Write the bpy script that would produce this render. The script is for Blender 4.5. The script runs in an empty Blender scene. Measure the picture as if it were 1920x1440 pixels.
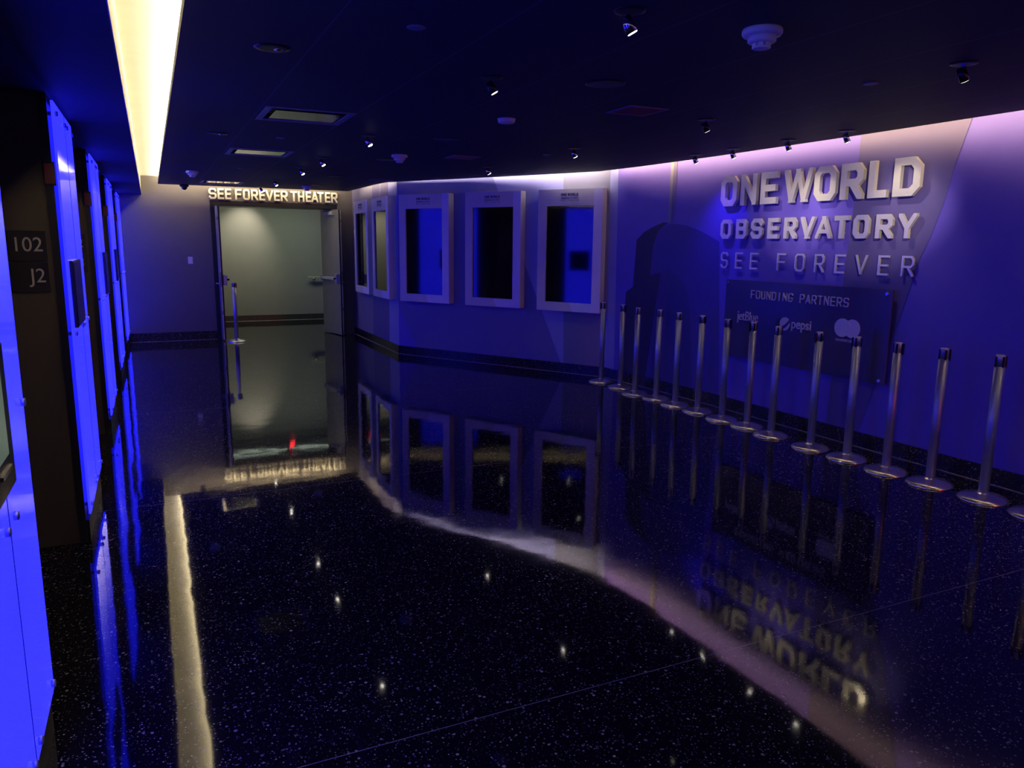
import bpy, math, random
from mathutils import Matrix, Vector

random.seed(7)
SC = bpy.context.scene
COL = SC.collection
PI = math.pi
rad = math.radians

# ------------------------------------------------------------------ camera
def make_camera():
    yaw, pitch, roll = rad(25.3), rad(-10.45), rad(0.65)
    fw = Vector((math.sin(yaw) * math.cos(pitch), math.cos(yaw) * math.cos(pitch), math.sin(pitch)))
    r0 = Vector((math.cos(yaw), -math.sin(yaw), 0))
    u0 = r0.cross(fw)
    r = r0 * math.cos(roll) + u0 * math.sin(roll)
    u = u0 * math.cos(roll) - r0 * math.sin(roll)
    cd = bpy.data.cameras.new('camera')
    cd.sensor_width = 36.0
    cd.lens = 1420.0 / 1920.0 * 36.0
    cd.clip_start = 0.02
    cd.clip_end = 100
    co = bpy.data.objects.new('camera', cd)
    COL.objects.link(co)
    m = Matrix((r, u, -fw)).transposed().to_4x4()
    m.translation = Vector((0, 0, 1.70))
    co.matrix_world = m
    SC.camera = co
make_camera()

# ------------------------------------------------------------------ world, exposure
w = bpy.data.worlds.new('world')
SC.world = w
w.use_nodes = True
w.node_tree.nodes['Background'].inputs[0].default_value = (0.0, 0.0, 0.0, 1)
w.node_tree.nodes['Background'].inputs[1].default_value = 0.0
SC.view_settings.view_transform = 'Standard'
SC.view_settings.look = 'None'
SC.view_settings.exposure = 0.0
SC.view_settings.gamma = 1.0
SC.view_settings.use_curve_mapping = False

# ------------------------------------------------------------------ large area lights (strips in the ceiling slots, hall downlight and fill)
def look_rot(direction):
    return Vector(direction).to_track_quat('-Z', 'Y').to_euler()

def area(name, loc, direction, sx, sy, power, color, up=None, spread=None):
    d = bpy.data.lights.new(name, 'AREA')
    d.shape = 'RECTANGLE'
    d.size, d.size_y = sx, sy
    d.energy = power
    d.color = color
    if spread: d.spread = spread
    o = bpy.data.objects.new(name, d)
    COL.objects.link(o)
    z = -Vector(direction).normalized()
    x = Vector(up).normalized() if up else Vector((1, 0, 0))
    x = (x - z * x.dot(z)).normalized()
    y = z.cross(x)
    m = Matrix((x, y, z)).transposed().to_4x4()
    m.translation = Vector(loc)
    o.matrix_world = m
    return o

def spot(name, loc, target, power, color, angle, blend=0.6, size=0.02):
    d = bpy.data.lights.new(name, 'SPOT')
    d.energy = power
    d.color = color
    d.spot_size = rad(angle)
    d.spot_blend = blend
    d.shadow_soft_size = size
    o = bpy.data.objects.new(name, d)
    COL.objects.link(o)
    o.location = loc
    o.rotation_euler = (Vector(target) - Vector(loc)).to_track_quat('-Z', 'Y').to_euler()
    return o

WARM = (1.0, 0.82, 0.47)
# strip in the long cove: lies on the ceiling's back, shines up
area('cove_strip', (0.25, 6.3, 2.665), (-0.25, 0, 1), 15.6, 0.05, 150, WARM, up=(0, 1, 0))
# strip over the end wall, lying on top of the ceiling's edge
SLOT_WARM = (1.0, 0.80, 0.46)
area('end_wall_strip', (1.75, 13.735, 2.67), (0, 0.75, 0.66), 2.7, 0.05, 38, SLOT_WARM, up=(1, 0, 0))
# strips over the right-hand wall
area('slot_strip_short', (3.205, 12.5, 2.67), (0.9, 0, 0.44), 2.1, 0.04, 9, SLOT_WARM, up=(0, 1, 0))
area('slot_strip_display', (4.185, 9.695, 2.67), (0.851, 0.526, 0.12), 3.3, 0.04, 30, (1.0, 0.86, 0.62), up=(0.526, -0.851, 0))
area('slot_strip_sign', (5.155, 5.0, 2.67), (0.88, 0, 0.40), 6.4, 0.05, 70, (1.0, 0.72, 0.30), up=(0, 1, 0))
area('slot_strip_sign_near', (5.11, 0.4, 2.67), (0.88, 0, 0.40), 2.6, 0.05, 30, (1.0, 0.70, 0.30), up=(0, 1, 0))
# ceiling lamps of the lobby behind the viewpoint
for k in range(6):
    area('lobby_lamp', (0.4 + 0.95 * k, -2.6, 2.56), (0, 0.75, -0.66), 0.16, 0.16, 1.3, (1.0, 0.97, 0.84), up=(1, 0, 0))
# hall behind the double doors
spot('hall_downlight', (1.95, 16.62, 2.66), (1.75, 17.3, 1.6), 42, (1.0, 0.88, 0.74), 80, 1.0, 0.05)
area('hall_fill', (2.3, 16.0, 2.66), (0, 0.1, -1), 2.6, 0.5, 15, (0.84, 1.0, 0.80))  # greenish fill added to lift the whole hall, not a visible fitting
# red glow from the lobby behind the viewpoint
area('red_lobby_glow', (5.2, -1.2, 1.2), (-0.12, 1, -0.08), 0.4, 1.0, 4.5, (1.0, 0.05, 0.03), spread=rad(80))

# ------------------------------------------------------------------ materials
def nt(name):
    m = bpy.data.materials.new(name)
    m.use_nodes = True
    n = m.node_tree.nodes
    return m, n, m.node_tree.links, n['Principled BSDF']

def mat(name, col, rough=0.5, metal=0.0, noise=0.06, nscale=6.0, spec=0.5, aniso=0.0, coat=0.0):
    """plain material with a faint procedural mottling of the colour"""
    m, n, l, p = nt(name)
    p.inputs['Roughness'].default_value = rough
    p.inputs['Metallic'].default_value = metal
    p.inputs['Specular IOR Level'].default_value = spec
    p.inputs['Coat Weight'].default_value = coat
    p.inputs['Coat Roughness'].default_value = 0.05
    if aniso: p.inputs['Anisotropic'].default_value = aniso
    tc = n.new('ShaderNodeNewGeometry')
    ns = n.new('ShaderNodeTexNoise')
    ns.inputs['Scale'].default_value = nscale
    ns.inputs['Detail'].default_value = 4
    l.new(tc.outputs['Position'], ns.inputs['Vector'])
    mx = n.new('ShaderNodeMix'); mx.data_type = 'RGBA'
    a = [c * (1 - noise) for c in col]; b = [min(1, c * (1 + noise)) for c in col]
    mx.inputs[6].default_value = (*a, 1); mx.inputs[7].default_value = (*b, 1)
    l.new(ns.outputs['Fac'], mx.inputs[0])
    l.new(mx.outputs[2], p.inputs['Base Color'])
    return m

def emit(name, col, strength, rough=0.3):
    m, n, l, p = nt(name)
    p.inputs['Base Color'].default_value = (0.02, 0.02, 0.02, 1)
    p.inputs['Roughness'].default_value = rough
    p.inputs['Emission Color'].default_value = (*col, 1)
    p.inputs['Emission Strength'].default_value = strength
    return m

def terrazzo(name, base, rough, wavy, lines):
    m, n, l, p = nt(name)
    g = n.new('ShaderNodeNewGeometry')
    def chips(scale, radius, keep, seed):
        mp = n.new('ShaderNodeMapping')
        mp.inputs['Location'].default_value = seed
        l.new(g.outputs['Position'], mp.inputs['Vector'])
        v = n.new('ShaderNodeTexVoronoi')
        v.inputs['Scale'].default_value = scale
        v.inputs['Randomness'].default_value = 1.0
        l.new(mp.outputs[0], v.inputs['Vector'])
        sep = n.new('ShaderNodeSeparateColor')
        l.new(v.outputs['Color'], sep.inputs[0])
        r = n.new('ShaderNodeMath'); r.operation = 'MULTIPLY'
        l.new(sep.outputs[1], r.inputs[0]); r.inputs[1].default_value = radius
        lt = n.new('ShaderNodeMath'); lt.operation = 'LESS_THAN'
        l.new(v.outputs['Distance'], lt.inputs[0]); l.new(r.outputs[0], lt.inputs[1])
        k = n.new('ShaderNodeMath'); k.operation = 'GREATER_THAN'
        l.new(sep.outputs[0], k.inputs[0]); k.inputs[1].default_value = keep
        mu = n.new('ShaderNodeMath'); mu.operation = 'MULTIPLY'
        l.new(lt.outputs[0], mu.inputs[0]); l.new(k.outputs[0], mu.inputs[1])
        m2 = n.new('ShaderNodeMath'); m2.operation = 'MULTIPLY'
        l.new(mu.outputs[0], m2.inputs[0]); l.new(sep.outputs[2], m2.inputs[1])
        return m2
    a = chips(75, 0.50, 0.80, (0, 0, 0))
    b = chips(150, 0.55, 0.70, (3.1, 1.7, 0))
    add = n.new('ShaderNodeMath'); add.operation = 'MAXIMUM'
    l.new(a.outputs[0], add.inputs[0]); l.new(b.outputs[0], add.inputs[1])
    mix = n.new('ShaderNodeMix'); mix.data_type = 'RGBA'
    mix.inputs[6].default_value = (*base, 1); mix.inputs[7].default_value = (0.34, 0.33, 0.26, 1)
    l.new(add.outputs[0], mix.inputs[0])
    out = mix.outputs[2]
    if lines:
        sp = n.new('ShaderNodeSeparateXYZ'); l.new(g.outputs['Position'], sp.inputs[0])
        s = n.new('ShaderNodeMath'); s.operation = 'SUBTRACT'
        l.new(sp.outputs[1], s.inputs[0]); s.inputs[1].default_value = lines[0] - lines[1] / 2
        mo = n.new('ShaderNodeMath'); mo.operation = 'FLOORED_MODULO'
        l.new(s.outputs[0], mo.inputs[0]); mo.inputs[1].default_value = lines[1]
        s2 = n.new('ShaderNodeMath'); s2.operation = 'SUBTRACT'
        l.new(mo.outputs[0], s2.inputs[0]); s2.inputs[1].default_value = lines[1] / 2
        ab = n.new('ShaderNodeMath'); ab.operation = 'ABSOLUTE'; l.new(s2.outputs[0], ab.inputs[0])
        lt = n.new('ShaderNodeMath'); lt.operation = 'LESS_THAN'
        l.new(ab.outputs[0], lt.inputs[0]); lt.inputs[1].default_value = 0.0022
        mix2 = n.new('ShaderNodeMix'); mix2.data_type = 'RGBA'
        mix2.inputs[7].default_value = (0.22, 0.20, 0.18, 1)
        l.new(lt.outputs[0], mix2.inputs[0]); l.new(out, mix2.inputs[6])
        out = mix2.outputs[2]
    l.new(out, p.inputs['Base Color'])
    p.inputs['Roughness'].default_value = rough
    p.inputs['IOR'].default_value = 1.5
    p.inputs['Specular IOR Level'].default_value = 0.38
    if wavy:
        ns = n.new('ShaderNodeTexNoise')
        ns.inputs['Scale'].default_value = 3.2
        ns.inputs['Detail'].default_value = 1.5
        l.new(g.outputs['Position'], ns.inputs['Vector'])
        bp = n.new('ShaderNodeBump')
        bp.inputs['Strength'].default_value = 1.0
        bp.inputs['Distance'].default_value = wavy
        l.new(ns.outputs['Fac'], bp.inputs['Height'])
        l.new(bp.outputs[0], p.inputs['Normal'])
    return m

def ceiling_tiles(name, base, line, x0, step):
    m, n, l, p = nt(name)
    g = n.new('ShaderNodeNewGeometry')
    sp = n.new('ShaderNodeSeparateXYZ'); l.new(g.outputs['Position'], sp.inputs[0])
    s = n.new('ShaderNodeMath'); s.operation = 'SUBTRACT'
    l.new(sp.outputs[0], s.inputs[0]); s.inputs[1].default_value = x0 - step / 2
    mo = n.new('ShaderNodeMath'); mo.operation = 'FLOORED_MODULO'
    l.new(s.outputs[0], mo.inputs[0]); mo.inputs[1].default_value = step
    s2 = n.new('ShaderNodeMath'); s2.operation = 'SUBTRACT'
    l.new(mo.outputs[0], s2.inputs[0]); s2.inputs[1].default_value = step / 2
    ab = n.new('ShaderNodeMath'); ab.operation = 'ABSOLUTE'; l.new(s2.outputs[0], ab.inputs[0])
    lt = n.new('ShaderNodeMath'); lt.operation = 'LESS_THAN'
    l.new(ab.outputs[0], lt.inputs[0]); lt.inputs[1].default_value = 0.003
    mx = n.new('ShaderNodeMix'); mx.data_type = 'RGBA'
    mx.inputs[6].default_value = (*base, 1); mx.inputs[7].default_value = (*line, 1)
    l.new(lt.outputs[0], mx.inputs[0])
    l.new(mx.outputs[2], p.inputs['Base Color'])
    p.inputs['Roughness'].default_value = 0.65
    p.inputs['Specular IOR Level'].default_value = 0.25
    return m

M = {}
M['floor'] = terrazzo('black_terrazzo', (0.006, 0.006, 0.009), 0.048, 0.0011, (5.26, 2.96))
M['base'] = terrazzo('terrazzo_skirting', (0.012, 0.012, 0.016), 0.25, 0, None)
M['hallbase'] = terrazzo('grey_terrazzo_skirting', (0.06, 0.06, 0.055), 0.3, 0, None)
M['ceil'] = ceiling_tiles('ceiling_tiles', (0.047, 0.047, 0.052), (0.15, 0.15, 0.17), 0.74, 0.635)  # pale joint lines: light caught by the grid, put into the colour
M['soffit'] = mat('soffit_paint', (0.045, 0.045, 0.05), 0.6)
M['plenum'] = mat('slot_white', (0.70, 0.68, 0.64), 0.7)
M['cove'] = mat('cove_white', (0.78, 0.76, 0.70), 0.6)
M['backwall'] = mat('grey_paint', (0.135, 0.122, 0.125), 0.6, nscale=3)
M['brown'] = mat('brown_wall', (0.085, 0.062, 0.045), 0.6)
M['trimdark'] = mat('dark_bronze_trim', (0.015, 0.013, 0.012), 0.35)
M['elev'] = mat('elevator_steel', (0.30, 0.26, 0.22), 0.35, metal=1.0)
M['hallwall'] = mat('hall_paint', (0.42, 0.41, 0.34), 0.7)
M['black'] = mat('black_paint', (0.010, 0.010, 0.011), 0.4)
M['blackgloss'] = mat('black_plastic', (0.012, 0.012, 0.013), 0.25)
M['leaf'] = mat('door_leaf_paint', (0.26, 0.28, 0.20), 0.5)
M['leafedge'] = mat('door_edge_pale', (0.60, 0.64, 0.45), 0.45)
M['steel'] = mat('brushed_steel', (0.42, 0.43, 0.56), 0.46, metal=0.75, nscale=90)
M['base_steel'] = mat('satin_steel_base', (0.76, 0.72, 0.62), 0.24, metal=0.9, nscale=40)
M['letter'] = mat('brushed_aluminium_letter', (0.84, 0.79, 0.60), 0.32, metal=0.55, nscale=60)
M['letter2'] = mat('pale_metal_letter', (0.72, 0.68, 0.58), 0.35, metal=0.5, nscale=60)
M['pewter'] = mat('grey_letter', (0.72, 0.70, 0.64), 0.4, metal=0.2)
M['board'] = mat('navy_acrylic', (0.075, 0.065, 0.11), 0.22)
M['white'] = mat('white_plastic', (0.62, 0.62, 0.64), 0.45)
M['vent'] = mat('pale_vent_metal', (0.80, 0.80, 0.76), 0.10, metal=1.0, noise=0.03)
M['grille'] = mat('grey_grille', (0.22, 0.22, 0.24), 0.5)
M['frame'] = mat('display_frame_grey', (0.56, 0.54, 0.58), 0.45)
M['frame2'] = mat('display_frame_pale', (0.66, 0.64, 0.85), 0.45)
M['screen'] = mat('dark_glass', (0.004, 0.004, 0.005), 0.06, spec=1.0, noise=0)
M['ink'] = mat('dark_ink', (0.03, 0.03, 0.06), 0.5)
M['plaque'] = mat('brown_black_plaque', (0.020, 0.014, 0.012), 0.4)
M['plaquetext'] = mat('cream_lettering', (0.62, 0.56, 0.48), 0.5)
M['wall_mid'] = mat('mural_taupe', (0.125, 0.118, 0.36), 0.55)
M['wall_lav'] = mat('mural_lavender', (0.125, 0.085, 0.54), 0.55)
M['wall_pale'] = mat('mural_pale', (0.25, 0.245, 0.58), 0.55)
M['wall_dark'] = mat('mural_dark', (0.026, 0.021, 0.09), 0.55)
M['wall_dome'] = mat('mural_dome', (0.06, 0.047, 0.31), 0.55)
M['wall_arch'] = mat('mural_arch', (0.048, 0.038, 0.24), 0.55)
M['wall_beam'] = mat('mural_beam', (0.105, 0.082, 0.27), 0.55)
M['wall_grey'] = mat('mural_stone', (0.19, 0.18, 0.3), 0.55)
M['chrome'] = mat('chrome', (0.75, 0.74, 0.72), 0.12, metal=1.0)
M['lens'] = emit('lamp_lens', (1.0, 0.92, 0.78), 24.0)
M['lensdim'] = emit('lamp_lens_dim', (1.0, 0.90, 0.70), 3.0)
M['redlamp'] = emit('red_lantern', (1.0, 0.05, 0.03), 0.014)
M['exitred'] = emit('red_lit_sign', (1.0, 0.02, 0.03), 8.0)
M['dial'] = emit('small_screen', (0.22, 0.30, 0.24), 0.35, 0.1)

def glass_panel():
    m, n, l, p = nt('blue_backlit_glass')
    p.inputs['Base Color'].default_value = (0.05, 0.05, 0.12, 1)
    p.inputs['Roughness'].default_value = 0.08
    p.inputs['IOR'].default_value = 1.5
    g = n.new('ShaderNodeNewGeometry')
    ns = n.new('ShaderNodeTexNoise'); ns.inputs['Scale'].default_value = 1.3
    l.new(g.outputs['Position'], ns.inputs['Vector'])
    mr = n.new('ShaderNodeMapRange')
    mr.inputs[3].default_value = 0.85; mr.inputs[4].default_value = 1.15
    l.new(ns.outputs['Fac'], mr.inputs[0])
    p.inputs['Emission Color'].default_value = (0.012, 0.012, 1.0, 1)
    mu = n.new('ShaderNodeMath'); mu.operation = 'MULTIPLY'; mu.inputs[1].default_value = 3.6
    l.new(mr.outputs[0], mu.inputs[0])
    l.new(mu.outputs[0], p.inputs['Emission Strength'])
    return m
M['glass'] = glass_panel()

# ------------------------------------------------------------------ mesh helpers
class MB:
    def __init__(self): self.v, self.f, self.mi, self.sm = [], [], [], []
    def poly(self, pts, mi=0):
        b = len(self.v); self.v += [tuple(p) for p in pts]
        self.f.append(tuple(range(b, b + len(pts)))); self.mi.append(mi); self.sm.append(False)
    def box(self, x0, x1, y0, y1, z0, z1, mi=0):
        b = len(self.v)
        self.v += [(x0,y0,z0),(x1,y0,z0),(x1,y1,z0),(x0,y1,z0),(x0,y0,z1),(x1,y0,z1),(x1,y1,z1),(x0,y1,z1)]
        for f in ((0,3,2,1),(4,5,6,7),(0,1,5,4),(1,2,6,5),(2,3,7,6),(3,0,4,7)):
            self.f.append(tuple(b + i for i in f)); self.mi.append(mi); self.sm.append(False)
        return self
    def obox(self, c, axes, half, mi=0):
        """box with its own axes"""
        c = Vector(c); a = [Vector(x) for x in axes]
        b = len(self.v)
        for sx, sy, sz in ((-1,-1,-1),(1,-1,-1),(1,1,-1),(-1,1,-1),(-1,-1,1),(1,-1,1),(1,1,1),(-1,1,1)):
            self.v.append(tuple(c + a[0]*sx*half[0] + a[1]*sy*half[1] + a[2]*sz*half[2]))
        for f in ((0,3,2,1),(4,5,6,7),(0,1,5,4),(1,2,6,5),(2,3,7,6),(3,0,4,7)):
            self.f.append(tuple(b + i for i in f)); self.mi.append(mi); self.sm.append(False)
        return self
    def prism_xz(self, pts, y0, y1, mi=0):
        """polygon in x,z (counter-clockwise seen from -y) from y0 (front) to y1 (back)"""
        n = len(pts); b = len(self.v)
        self.v += [(x, y0, z) for x, z in pts] + [(x, y1, z) for x, z in pts]
        self.f.append(tuple(b + i for i in range(n))); self.mi.append(mi); self.sm.append(False)
        self.f.append(tuple(b + n + i for i in reversed(range(n)))); self.mi.append(mi); self.sm.append(False)
        for i in range(n):
            j = (i + 1) % n
            self.f.append((b + i, b + n + i, b + n + j, b + j)); self.mi.append(mi); self.sm.append(False)
        return self
    def prism_xy(self, pts, z0, z1, mi=0):
        n = len(pts); b = len(self.v)
        self.v += [(x, y, z0) for x, y in pts] + [(x, y, z1) for x, y in pts]
        self.f.append(tuple(b + i for i in reversed(range(n)))); self.mi.append(mi); self.sm.append(False)
        self.f.append(tuple(b + n + i for i in range(n))); self.mi.append(mi); self.sm.append(False)
        for i in range(n):
            j = (i + 1) % n
            self.f.append((b + i, b + j, b + n + j, b + n + i)); self.mi.append(mi); self.sm.append(False)
        return self
    def lathe(self, prof, n=32, mi=0, c=(0, 0, 0), axis='z', smooth=True):
        """profile of (radius, height) turned round an axis through c"""
        b = len(self.v)
        def P(r, h, a):
            ca, sa = math.cos(a) * r, math.sin(a) * r
            if axis == 'z': return (c[0] + ca, c[1] + sa, c[2] + h)
            if axis == 'y': return (c[0] + ca, c[1] + h, c[2] + sa)
            return (c[0] + h, c[1] + ca, c[2] + sa)
        for r, h in prof:
            for k in range(n): self.v.append(P(r, h, 2 * PI * k / n))
        for i in range(len(prof) - 1):
            for k in range(n):
                k2 = (k + 1) % n
                q = (b + i*n + k, b + i*n + k2, b + (i+1)*n + k2, b + (i+1)*n + k)
                self.f.append(q if axis != 'y' else q[::-1]); self.mi.append(mi); self.sm.append(smooth)
        for i, rev in ((0, True), (len(prof) - 1, False)):
            if prof[i][0] > 1e-5:
                q = [b + i*n + k for k in range(n)]
                if rev: q.reverse()
                if axis == 'y': q.reverse()
                self.f.append(tuple(q)); self.mi.append(mi); self.sm.append(False)
        return self
    def tube(self, p0, p1, r0, r1=None, n=16, mi=0):
        r1 = r0 if r1 is None else r1
        p0, p1 = Vector(p0), Vector(p1); d = (p1 - p0).normalized()
        a = d.orthogonal().normalized(); bb = d.cross(a)
        b = len(self.v)
        for p, r in ((p0, r0), (p1, r1)):
            for k in range(n):
                t = 2 * PI * k / n
                self.v.append(tuple(p + (a * math.cos(t) + bb * math.sin(t)) * r))
        for k in range(n):
            k2 = (k + 1) % n
            self.f.append((b + k, b + k2, b + n + k2, b + n + k)); self.mi.append(mi); self.sm.append(True)
        self.f.append(tuple(b + k for k in reversed(range(n)))); self.mi.append(mi); self.sm.append(False)
        self.f.append(tuple(b + n + k for k in range(n))); self.mi.append(mi); self.sm.append(False)
        return self
    def build(self, name, mats, parent=None, bevel=0.0):
        me = bpy.data.meshes.new(name)
        me.from_pydata(self.v, [], self.f)
        if not isinstance(mats, (list, tuple)): mats = [mats]
        for m in mats: me.materials.append(m)
        for p, mi, s in zip(me.polygons, self.mi, self.sm):
            p.material_index = mi; p.use_smooth = s
        me.update()
        o = bpy.data.objects.new(name, me)
        COL.objects.link(o)
        if parent: o.parent = parent
        if bevel:
            bv = o.modifiers.new('bevel', 'BEVEL'); bv.width = bevel; bv.segments = 2
            bv.limit_method = 'ANGLE'; bv.angle_limit = rad(40)
        return o

def struct(mb, name, mats, parent=None, bevel=0.0):
    o = mb.build(name, mats, parent, bevel)
    if parent is None: o['kind'] = 'structure'
    return o

def tag(o, label, cat, group=None):
    o['label'] = label; o['category'] = cat
    if group: o['group'] = group
    return o

def thing(name, label, cat, loc=(0, 0, 0), rz=0.0, group=None):
    o = bpy.data.objects.new(name, None)
    o.empty_display_size = 0.1
    COL.objects.link(o)
    o.location = loc; o.rotation_euler = (0, 0, rz)
    return tag(o, label, cat, group)

def copy_thing(root, loc, rz, label):
    c = root.copy(); COL.objects.link(c)
    c.location = loc; c.rotation_euler = (0, 0, rz); c['label'] = label
    for ch in root.children:
        d = ch.copy(); COL.objects.link(d); d.parent = c
        for g in ch.children:
            e = g.copy(); COL.objects.link(e); e.parent = d
    return c

class Wall:
    """a vertical wall plane; u runs to the viewer's right, local y points into the wall"""
    def __init__(self, a, b):
        self.a = Vector((*a, 0)); self.t = (Vector((*b, 0)) - self.a).normalized()
        self.len = (Vector((*b, 0)) - self.a).length
        self.n = Vector((self.t.y, -self.t.x, 0))          # into the room
        self.rz = math.atan2(self.t.y, self.t.x)
    def at(self, u, z=0.0, off=0.0):
        return self.a + self.t * u + self.n * off + Vector((0, 0, z))

# lettering -------------------------------------------------------------------
C = 0.20
GL = {
 'O': [([(C,0),(1-C,0),(1,C),(1,1-C),(1-C,1),(C,1),(0,1-C),(0,C)], 1)],
 'N': [([(0,0),(0,1)],0), ([(0,1),(1,0)],0), ([(1,0),(1,1)],0)],
 'E': [([(1,1),(0,1),(0,0),(1,0)],0), ([(0,.5),(.9,.5)],0)],
 'F': [([(1,1),(0,1),(0,0)],0), ([(0,.5),(.9,.5)],0)],
 'W': [([(0,1),(.24,0)],0), ([(.24,0),(.5,1)],0), ([(.5,1),(.76,0)],0), ([(.76,0),(1,1)],0)],
 'R': [([(0,0),(0,1),(1-C,1),(1,1-C),(1,.45+C*.8),(1-C,.45),(0,.45)],0), ([(.5,.45),(1,0)],0)],
 'P': [([(0,0),(0,1),(1-C,1),(1,1-C),(1,.45+C*.8),(1-C,.45),(0,.45)],0)],
 'L': [([(0,1),(0,0),(1,0)],0)],
 'D': [([(0,0),(0,1),(1-C*1.3,1),(1,1-C*1.1),(1,C*1.1),(1-C*1.3,0)],1)],
 'B': [([(0,0),(0,1),(.95-C,1),(.95,1-C*.8),(.95,.52+C*.6),(.95-C,.52),(0,.52)],0), ([(0,0),(1-C,0),(1,C*.8),(1,.52-C*.6),(1-C,.52),(0,.52)],0)],
 'S': [([(1,1-C),(1-C,1),(C,1),(0,1-C),(0,.5+C*.7),(C,.5),(1-C,.5),(1,.5-C*.7),(1,C),(1-C,0),(C,0),(0,C)],0)],
 'G': [([(1,1-C),(1-C,1),(C,1),(0,1-C),(0,C),(C,0),(1-C,0),(1,C),(1,.45),(.6,.45)],0)],
 'V': [([(0,1),(.5,0)],0), ([(.5,0),(1,1)],0)],
 'A': [([(0,0),(.5,1)],0), ([(.5,1),(1,0)],0), ([(.18,.28),(.82,.28)],0)],
 'T': [([(0,1),(1,1)],0), ([(.5,1),(.5,0)],0)],
 'Y': [([(0,1),(.5,.40)],0), ([(1,1),(.5,.40)],0), ([(.5,.36),(.5,0)],0)],
 'U': [([(0,1),(0,C),(C,0),(1-C,0),(1,C),(1,1)],0)],
 'I': [([(.5,0),(.5,1)],0)],
 'H': [([(0,0),(0,1)],0), ([(1,0),(1,1)],0), ([(0,.5),(1,.5)],0)],
 'X': [([(0,0),(1,1)],0), ([(0,1),(1,0)],0)],
}
def clip(poly, axis, lim, keep_less):
    out = []
    for i in range(len(poly)):
        p, q = poly[i], poly[(i + 1) % len(poly)]
        ip = (p[axis] <= lim + 1e-9) if keep_less else (p[axis] >= lim - 1e-9)
        iq = (q[axis] <= lim + 1e-9) if keep_less else (q[axis] >= lim - 1e-9)
        if ip: out.append(p)
        if ip != iq:
            t = (lim - p[axis]) / (q[axis] - p[axis])
            out.append((p[0] + t * (q[0] - p[0]), p[1] + t * (q[1] - p[1])))
    return out

def glyph(mb, ch, x0, x1, z0, z1, t, y0, y1):
    """one block letter: straight mitred strokes of width t inside the given rectangle"""
    wx, wz = x1 - x0 - t, z1 - z0 - t
    k = 0
    ratio = min(1.0, wx / max(wz, 1e-6)) * 1.25
    def fix(pz):
        """keep the cut corners as high as they are wide"""
        for a in (0.0, 1.0, 0.5, 0.45, 0.52):
            if 1e-6 < abs(pz - a) <= 0.2201: return a + (pz - a) * min(1.0, ratio)
        return pz
    for pts, closed in GL[ch]:
        P = [Vector((x0 + t/2 + px * wx, z0 + t/2 + (fix(pz) if ch in 'ODRPBSGU' else pz) * wz)) for px, pz in pts]
        n = len(P)
        for i in range(n if closed else n - 1):
            a, b = P[i], P[(i + 1) % n]
            d = (b - a).normalized(); nn = Vector((-d.y, d.x))
            def ext(prev, here, nxt):
                d1, d2 = (here - prev).normalized(), (nxt - here).normalized()
                ang = math.acos(max(-1, min(1, d1.dot(d2))))
                return t / 2 * math.tan(min(ang, 2.2) / 2)
            ea = ext(P[i-1], a, b) if (closed or i > 0) else t * 0.5
            eb = ext(a, b, P[(i + 2) % n]) if (closed or i < n - 2) else t * 0.5
            if abs(d.x) > .05 and abs(d.y) > .05 and not closed and n == 2:
                ea = t if pts[0][1] in (0, 1) else t * 0.1
                eb = t if pts[1][1] in (0, 1) else t * 0.1
            q = [a - d*ea + nn*t/2, a - d*ea - nn*t/2, b + d*eb - nn*t/2, b + d*eb + nn*t/2]
            q = [(v.x, v.y) for v in q]
            for ax, lim, less in ((0, x0, False), (0, x1, True), (1, z0, False), (1, z1, True)):
                q = clip(q, ax, lim, less)
                if len(q) < 3: break
            if len(q) >= 3:
                mb.prism_xz(q, y0 - 0.00015 * k, y1)
                k += 1

def text_mesh(name, s, size, depth, material, parent, x, z, y, align='LEFT', sx=1.0, offset=0.0, spacing=1.0):
    """lettering from the built-in face, turned into a mesh standing upright in the parent's x,z plane"""
    cu = bpy.data.curves.new(name + '_curve', 'FONT')
    cu.body = s; cu.size = size; cu.extrude = depth / 2; cu.align_x = align
    cu.offset = offset; cu.space_character = spacing
    to = bpy.data.objects.new(name + '_tmp', cu)
    COL.objects.link(to)
    dg = bpy.context.evaluated_depsgraph_get()
    me = bpy.data.meshes.new_from_object(to.evaluated_get(dg))
    bpy.data.objects.remove(to)
    bpy.data.curves.remove(cu)
    me.name = name
    for v in me.vertices:
        px, pz, d = v.co.x, v.co.y, v.co.z
        v.co = (x + px * sx, y - depth / 2 - d, z + pz)
    me.materials.clear(); me.materials.append(material)
    me.update()
    o = bpy.data.objects.new(name, me)
    COL.objects.link(o); o.parent = parent
    return o

# ------------------------------------------------------------------ room shell
YB = 14.2
BK = Wall((0, YB), (1, YB))
F1 = Wall((3.42, YB), (3.42, 11.36))
F2 = Wall((3.42, 11.36), (5.28, 8.35))
SG = Wall((5.43, 6.4), (5.58, -0.7))
RP = [(3.42, YB), (3.42, 11.36), (5.28, 8.35), (5.36, 7.6), (5.43, 6.4), (5.58, -0.7), (5.64, -3.5)]
ZC, ZS, ZT = 2.59, 2.44, 3.0

fb = MB().box(-2.0, 6.2, -3.6, 17.4, -0.12, 0.0)
struct(fb, 'floor', M['floor'])

# ceiling slab with slots left along the walls
edge = [(0.18, -3.5), (5.12, -3.5), (5.14, 1.0), (5.17, 3.24), (5.20, 4.6), (5.19, 6.3), (5.13, 7.5), (5.04, 8.22),
        (4.56, 9.16), (3.99, 10.16), (3.27, 11.36), (3.235, 11.8), (3.235, 13.72), (0.18, 13.78)]
holes = [(0.765, 1.375, 5.50, 6.11), (0.765, 1.375, 8.05, 8.66), (0.765, 1.375, 12.52, 13.13)]
cb = MB()
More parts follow.
